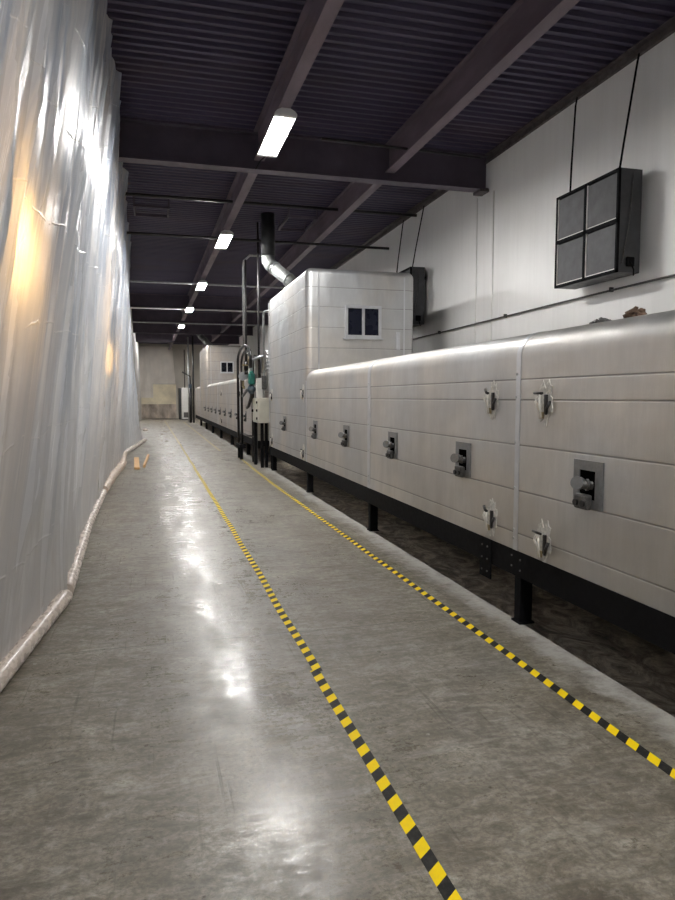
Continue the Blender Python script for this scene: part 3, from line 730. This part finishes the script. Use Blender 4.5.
# black inverted U loops standing in front of the far oven
def loop(xa, ya, xb, yb, zt, za, zb, r, lab):
    pts = [(xa, ya, za)]; n = 12; cx, cy = (xa+xb)/2, (ya+yb)/2; rad = math.hypot(xb-xa, yb-ya)/2; rz = min(.30, rad)
    pts.append((xa, ya, zt-rz))
    for k in range(1, n):
        a = PI - PI*k/n
        pts.append((cx+(xb-xa)/2*math.cos(a), cy+(yb-ya)/2*math.cos(a), zt-rz+rz*math.sin(a)))
    pts += [(xb, yb, zt-rz), (xb, yb, zb)]
    pipe('gas_pipe', pts, r, M['iron'], lab, 'pipe', None, 12)
loop(2.0, 16.75, 2.0, 14.45, 2.66, 0.36, 2.12, .032, 'outer black inverted-U pipe in front of the far oven')
loop(2.03, 16.3, 2.03, 14.75, 2.54, 0.36, 2.12, .028, 'inner black inverted-U pipe in front of the far oven')
m = MB(); m.box(1.95, 2.10, 16.15, 16.9, .28, .36); m.box(1.98, 2.04, 16.7, 16.8, 0, .28); m.box(1.98, 2.04, 16.25, 16.35, 0, .28)
tag(m.build('pipe_stand', M['black']), 'low black stand under the looped black pipes', 'stand')
# control cabinet
R = empty('control_cabinet', (2.2, 14.9, 0)); o_ = Vector(R.location)
def Bc(mb, nm, mat, p=None, par=R):
    o = mb.build(nm, mat, par)
    if par is R: o.location = -o_
    return o
cb = Bc(MB().box(2.12, 2.35, 14.20, 15.05, .95, 1.48, .008, 1), 'cabinet_body', M['cream'])
cd = Bc(MB().box(2.105, 2.12, 14.24, 15.01, .98, 1.45, .004, 1), 'door', M['cream'])
for z in (1.02, 1.19, 1.36): MB().box(2.085, 2.105, 14.27, 14.33, z, z+.05).build('latch', M['black'], cd)
MB().cyl((2.105, 14.9, 1.2), (2.07, 14.9, 1.2), .03, n=12).build('door_knob', M['black'], cd)
for yy, xx in ((14.95, 2.16), (14.26, 2.20), (14.26, 2.29)):
    Bc(MB().box(xx-.03, xx+.03, yy-.03, yy+.03, 0, .95), 'post', M['black'])
tag(R, 'cream control cabinet on black posts standing between the two ovens', 'cabinet')
m = MB(); m.box(2.10, 2.215, 14.26, 14.42, 1.483, 1.90, .006, 1)
tag(m.build('transformer_box', M['white']), 'tall narrow white box standing on top of the cream cabinet', 'box')
m = MB(); m.box(2.37, 2.43, 14.10, 14.20, -.03, 1.62)
tag(m.build('support_post', M['black']), 'dark post behind the cream cabinet at the near oven corner', 'post')
# green actuated valve with regulator
R = empty('shutoff_valve', (2.02, 14.75, 1.5)); o_ = Vector(R.location)
def Bv(mb, nm, mat, par=None):
    o = mb.build(nm, mat, par or R)
    if par is None: o.location = -o_
    return o
b_ = Bv(MB().box(1.99, 2.12, 14.66, 14.84, 1.77, 2.01, .02, 2), 'actuator', M['green']); MB().box(1.98, 1.99, 14.69, 14.81, 1.80, 1.98).build('cover_plate', M['green'], b_)
MB().cyl((2.05, 14.76, 2.01), (2.05, 14.76, 2.06), .045, n=14).build('actuator_cap', M['green'], b_)
Bv(MB().tube([(2.05, 14.76, 1.77), (2.05, 14.76, 1.70), (2.05, 14.76, 1.65), (2.05, 14.76, 1.57)], lambda f: (.045, .085, .09, .05)[int(round(f*3))], 18), 'valve_body', M['bluegrey'])
Bv(MB().tube([(2.05, 14.76, 1.57), (2.05, 14.80, 1.50), (2.04, 15.15, 1.30), (2.04, 15.4, 1.26)], .035, 12), 'outlet_pipe', M['iron'])
Bv(MB().tube([(2.05, 14.86, 1.65), (2.03, 15.3, 1.66), (2.01, 15.95, 1.52)], .03, 12), 'inlet_pipe', M['iron'])
tag(R, 'green valve actuator over a blue-grey valve body, left of the white boxes', 'valve')
R = empty('gas_regulator', (1.96, 15.5, 1.9)); o_ = Vector(R.location)
Bv(MB().cyl((1.96, 15.40, 1.97), (1.96, 15.46, 1.97), .10, n=24), 'diaphragm_disc', M['zinc'])
Bv(MB().cyl((1.96, 15.46, 1.97), (1.96, 15.62, 1.97), .06, .035, n=18), 'spring_housing', M['cast'])
Bv(MB().tube([(1.96, 15.5, 1.91), (1.96, 15.48, 1.75), (1.97, 15.42, 1.72), (1.97, 15.4, 1.70)], .03, 12), 'body_pipe', M['brass'])
tag(R, 'round grey gas regulator disc left of the green valve', 'regulator')
R = empty('ball_valve', (2.0, 15.2, 2.2)); o_ = Vector(R.location)
Bv(MB().cyl((2.0, 15.2, 2.10), (2.0, 15.2, 2.30), .05, n=14), 'valve_body', M['iron'])
Bv(MB().box(1.90, 2.10, 15.12, 15.15, 2.19, 2.22), 'handle', M['brass'])['label'] = 'yellow valve handle'
Bv(MB().tube([(2.0, 15.2, 2.10), (2.0, 15.2, 2.0)], .04, 12), 'lower_pipe', M['iron'])
Bv(MB().tube([(2.0, 15.2, 2.30), (2.0, 15.2, 2.6)], .03, 12), 'upper_pipe', M['iron'])
tag(R, 'small valve with a yellow handle on the upright black pipe', 'valve')
pipe('gas_pipe', [(2.05, 14.75, 2.065), (2.05, 14.75, 2.24), (2.07, 14.7, 2.30), (2.14, 14.62, 2.33), (2.28, 14.5, 2.38)], .035, M['zinc'], 'pale elbow pipe curving right above the green valve')
m = MB()
for k in range(5):
    z = 2.05 + .08*k; m.tube([(2.30, 14.34, z), (2.32, 14.22, z+.03), (2.36, 14.08, z+.02), (2.38, 13.97, z-.01)], .02, 10)
m.tube([(2.32, 14.24, 1.63), (2.32, 14.24, 2.48)], .02, 10)
tag(m.build('valve_manifold', M['zinc']), 'cluster of short silver pipes at the left edge of the near oven tower', 'manifold')
m = MB(); m.box(2.20, 2.29, 14.21, 14.27, 1.66, 1.95, .01, 1); m.cyl((2.245, 14.21, 1.8), (2.245, 14.19, 1.8), .03, n=14)
tag(m.build('junction_box', M['cast']), 'small grey junction box beside the upright conduit', 'box')

R = empty('pressure_gauge', (2.02, 15.0, 2.4)); o_ = Vector(R.location)
Bv(MB().cyl((2.02, 14.96, 2.46), (2.02, 15.0, 2.46), .045, n=18), 'gauge_case', M['black']); Bv(MB().cyl((2.02, 14.955, 2.46), (2.02, 14.96, 2.46), .036, n=18), 'dial', M['white'])
Bv(MB().cyl((2.02, 14.98, 2.42), (2.02, 14.98, 2.22), .012, n=8), 'stem', M['brass']); Bv(MB().tube([(2.02, 14.98, 2.22), (2.02, 14.8, 2.16), (2.05, 14.76, 2.065)], .012, 8), 'stem_pipe', M['iron'])
tag(R, 'small round pressure gauge above the green valve', 'gauge')
pipe('gas_pipe', [(2.06, 16.9, .62), (2.06, 15.35, .62), (2.16, 15.1, .62), (2.16, 15.08, .30), (2.16, 15.08, 0)], .022, M['iron'], 'low dark pipe running level in front of the far oven base behind the cabinet posts')
pipe('gas_pipe', [(2.24, 14.8, 1.482), (2.24, 14.8, 2.2), (2.24, 14.9, 2.35), (2.2, 15.3, 2.42), (2.2, 15.6, 2.3), (2.2, 15.6, 0)], .032, M['iron'], 'dark pipe arching behind the green valve and the cabinet')
m = MB(); m.box(2.20, 2.28, 15.2, 15.45, 1.75, 2.0, .008, 1); m.box(2.22, 2.26, 15.3, 15.34, 0, 1.75)
tag(m.build('junction_box', M['cast']), 'grey junction box on a thin stand behind the gas regulator', 'box')

# far gas train and cabinets by the end wall
R = empty('electrical_cabinet', (2.2, 45.5, 0)); o_ = Vector(R.location)
Bv(MB().box(1.76, 2.27, 45.5, 46.3, .05, 2.10, .01, 1), 'cabinet_body', M['white'])
cd = Bv(MB().box(1.79, 2.24, 45.48, 45.5, .55, 2.05), 'door', M['white'])
MB().box(2.20, 2.22, 45.46, 45.48, 1.1, 1.3).build('handle', M['black'], cd)
Bv(MB().box(1.86, 2.16, 45.485, 45.5, .16, .50), 'vent_grille', M['cast'])
Bv(MB().box(1.76, 2.27, 45.5, 46.3, 0, .05), 'plinth', M['black'])
tag(R, 'tall white electrical cabinet standing on the floor near the end wall', 'cabinet')
tag(MB().box(1.60, 1.76, 46.6, 47.2, 0, 2.10, .01, 1).build('equipment_rack', M['duct']), 'tall dark panel left of the white electrical cabinet', 'panel')
R = empty('far_control_box', (2.2, 41, 0)); o_ = Vector(R.location); R.name = 'control_cabinet'
Bv(MB().box(2.05, 2.28, 40.6, 41.3, .95, 1.55, .01, 1), 'cabinet_body', M['cream'])
Bv(MB().box(2.1, 2.16, 40.9, 40.96, 0, .95), 'post', M['black']); Bv(MB().box(2.2, 2.26, 41.1, 41.16, 0, .95), 'post', M['black'])
tag(R, 'small cream control box at the far end of the far oven', 'cabinet')
for (x, y, z0, z1, r, mt, lb) in ((1.98, 40.9, 0, 5.0, .05, 'zinc', 'pale upright pipe far down the aisle, beside the far oven'), (2.22, 40.3, 0, 5.0, .05, 'iron', 'dark upright pipe far down the aisle against the far oven'),
                              (1.97, 45.9, 2.1, 4.6, .03, 'iron', 'thin dark pipe above the white electrical cabinet'), (2.25, 45.9, 2.1, 4.8, .03, 'iron', 'thin dark pipe right of the one above the white cabinet')):
    pipe('gas_pipe', [(x, y, z0), (x, y, z1)], r, M[mt], lb)
R = empty('shutoff_valve', (2.1, 40.4, 1.6)); o_ = Vector(R.location)
Bv(MB().box(1.98, 2.14, 40.35, 40.6, 2.0, 2.25, .02, 1), 'actuator', M['bluegrey']); Bv(MB().cyl((2.06, 40.5, 0), (2.06, 40.5, 2.0), .08, n=12), 'valve_body', M['iron'])
Bv(MB().tube([(2.06, 40.5, 2.25), (2.06, 40.5, 2.7), (1.6, 40.5, 2.95)], .04, 8), 'upper_pipe', M['iron'])
tag(R, 'dark valve stack far down the aisle above the small cream control box', 'valve')

# end of the aisle : sheeting on the end wall, framed translucent door panel
m = MB(); nx, nz = 60, 40
vs = [[m.bm.verts.new((-.95 + (2.60-.35*k/nz)*i/nx, YE-.07 - .06*N(i*.12, k*.05, 2) - .02*abs(N(i*.35, k*.08, 5)), .01 + 5.0*k/nz)) for k in range(nz+1)] for i in range(nx+1)]
for i in range(nx):
    for k in range(nz): m.bm.faces.new((vs[i][k], vs[i+1][k], vs[i+1][k+1], vs[i][k+1])).smooth = True
M['endsheet'] = simple('beige plastic sheet', (.80, .74, .67), .35, 0, .10, 1.2, .2)
tag(m.build('plastic_sheeting', M['endsheet']), 'beige plastic sheet covering the end wall of the aisle', 'plastic sheet')
R = empty('sheeted_doorway', (.4, YE-.3, 0)); o_ = Vector(R.location)
M['doorpanel'] = simple('cream translucent panel', (.80, .71, .52), .5, 0, .2, 1.2)
M['doorlow'] = simple('brown plastic panel', (.42, .35, .29), .4, 0, .6, 1.6, stretch=(1.5, 1, .7))
Bv(MB().box(-.05, 1.5, YE-.36, YE-.30, 1.0, 2.38), 'upper_panel', M['doorpanel'])
Bv(MB().box(-.85, 1.5, YE-.36, YE-.30, .02, 1.0), 'lower_panel', M['doorlow'])
Bv(MB().box(-.85, -.05, YE-.36, YE-.30, 1.0, 1.45), 'side_panel', M['doorpanel'])
m = MB(); m.box(1.5, 1.58, YE-.38, YE-.28, 0, 2.44); m.box(-.1, 1.5, YE-.38, YE-.28, 2.38, 2.44); m.box(-.9, -.85, YE-.38, YE-.28, 0, 1.50)
Bv(m, 'frame', M['endwall'])
tag(R, 'translucent cream and brown panelled doorway at the end of the aisle', 'doorway')

# ------------------------------------------------------------------ warm work lights on the far side of the sheeting
def worklight(loc, s, lab):
    R = empty('work_light', loc)
    b = bmesh.new(); bmesh.ops.create_uvsphere(b, u_segments=16, v_segments=10, radius=.06)
    m = MB(); m.add(b); m.build('bulb', M['warm'], R, smooth_angle=60)
    MB().cyl((0, 0, .07), (0, 0, .16), .045, n=12).build('socket', M['black'], R)
    MB().cyl((0, 0, .16), (0, 0, CEIL-loc[2]), .008, n=6).build('cord', M['black'], R)
    R.scale = (1, 1, 1); tag(R, lab, 'lamp', 'warm lamps behind the plastic sheeting')
worklight((-.90, 4.0, 2.34), 1, 'glowing orange lamp behind the near plastic sheeting')
worklight((-1.20, 9.6, 2.6), 1, 'orange lamp behind the sheeting, just before the near girder')
worklight((-1.5, 13.5, 2.2), 1, 'orange lamp behind the sheeting, beyond the near girder')
# unseen lamps put in the neighbouring bay; they light the sheeting from behind
for i, yy in enumerate((8.0, 20.0, 32.0)):
    o = copy_tree(lamp0); o.location = (-3.2, yy, 4.6)
    tag(o, ['lamp of the bay behind the sheeting, nearest the camera', 'second lamp of the bay behind the sheeting', 'farthest lamp of the bay behind the sheeting'][i], 'lamp', 'lamps in the bay behind the sheeting')

for i, (xx, yy) in enumerate(((.55, 38.0), (1.0, 42.7), (-.35, 42.7))):  # added lamps, hidden behind the girders, that brighten the far end
    o = copy_tree(lamp0); o.location = (xx, yy, 5.0)
    tag(o, ['lamp tucked up between the last two cross girders, far down the aisle', 'right of two lamps tucked up behind the last cross girder', 'left of two lamps tucked up behind the last cross girder'][i], 'lamp', 'lamps high between the far girders')

# ------------------------------------------------------------------ world, camera, colour
w = bpy.data.worlds.new('world'); sc.world = w; w.use_nodes = True
w.node_tree.nodes['Background'].inputs[0].default_value = (.25, .28, .40, 1); w.node_tree.nodes['Background'].inputs[1].default_value = .05
F_PX = 676.0
cam = bpy.data.cameras.new('camera'); co = bpy.data.objects.new('camera', cam); col.objects.link(co); sc.camera = co
cam.sensor_fit = 'VERTICAL'; cam.sensor_height = 24; cam.lens = 24*F_PX/900; cam.clip_end = 200; cam.clip_start = .05
co.location = (0, 0, 1.5); co.rotation_euler = (PI/2 - math.atan(53/F_PX), 0, -math.radians(15.14))
sc.view_settings.view_transform = 'Standard'; sc.view_settings.look = 'None'; sc.view_settings.gamma = 1
sc.view_settings.use_curve_mapping = False; sc.view_settings.exposure = .85
sc.cycles.use_denoising = True; sc.cycles.max_bounces = 10; sc.cycles.diffuse_bounces = 5; sc.cycles.transparent_max_bounces = 12
sc.cycles.sample_clamp_indirect = 6
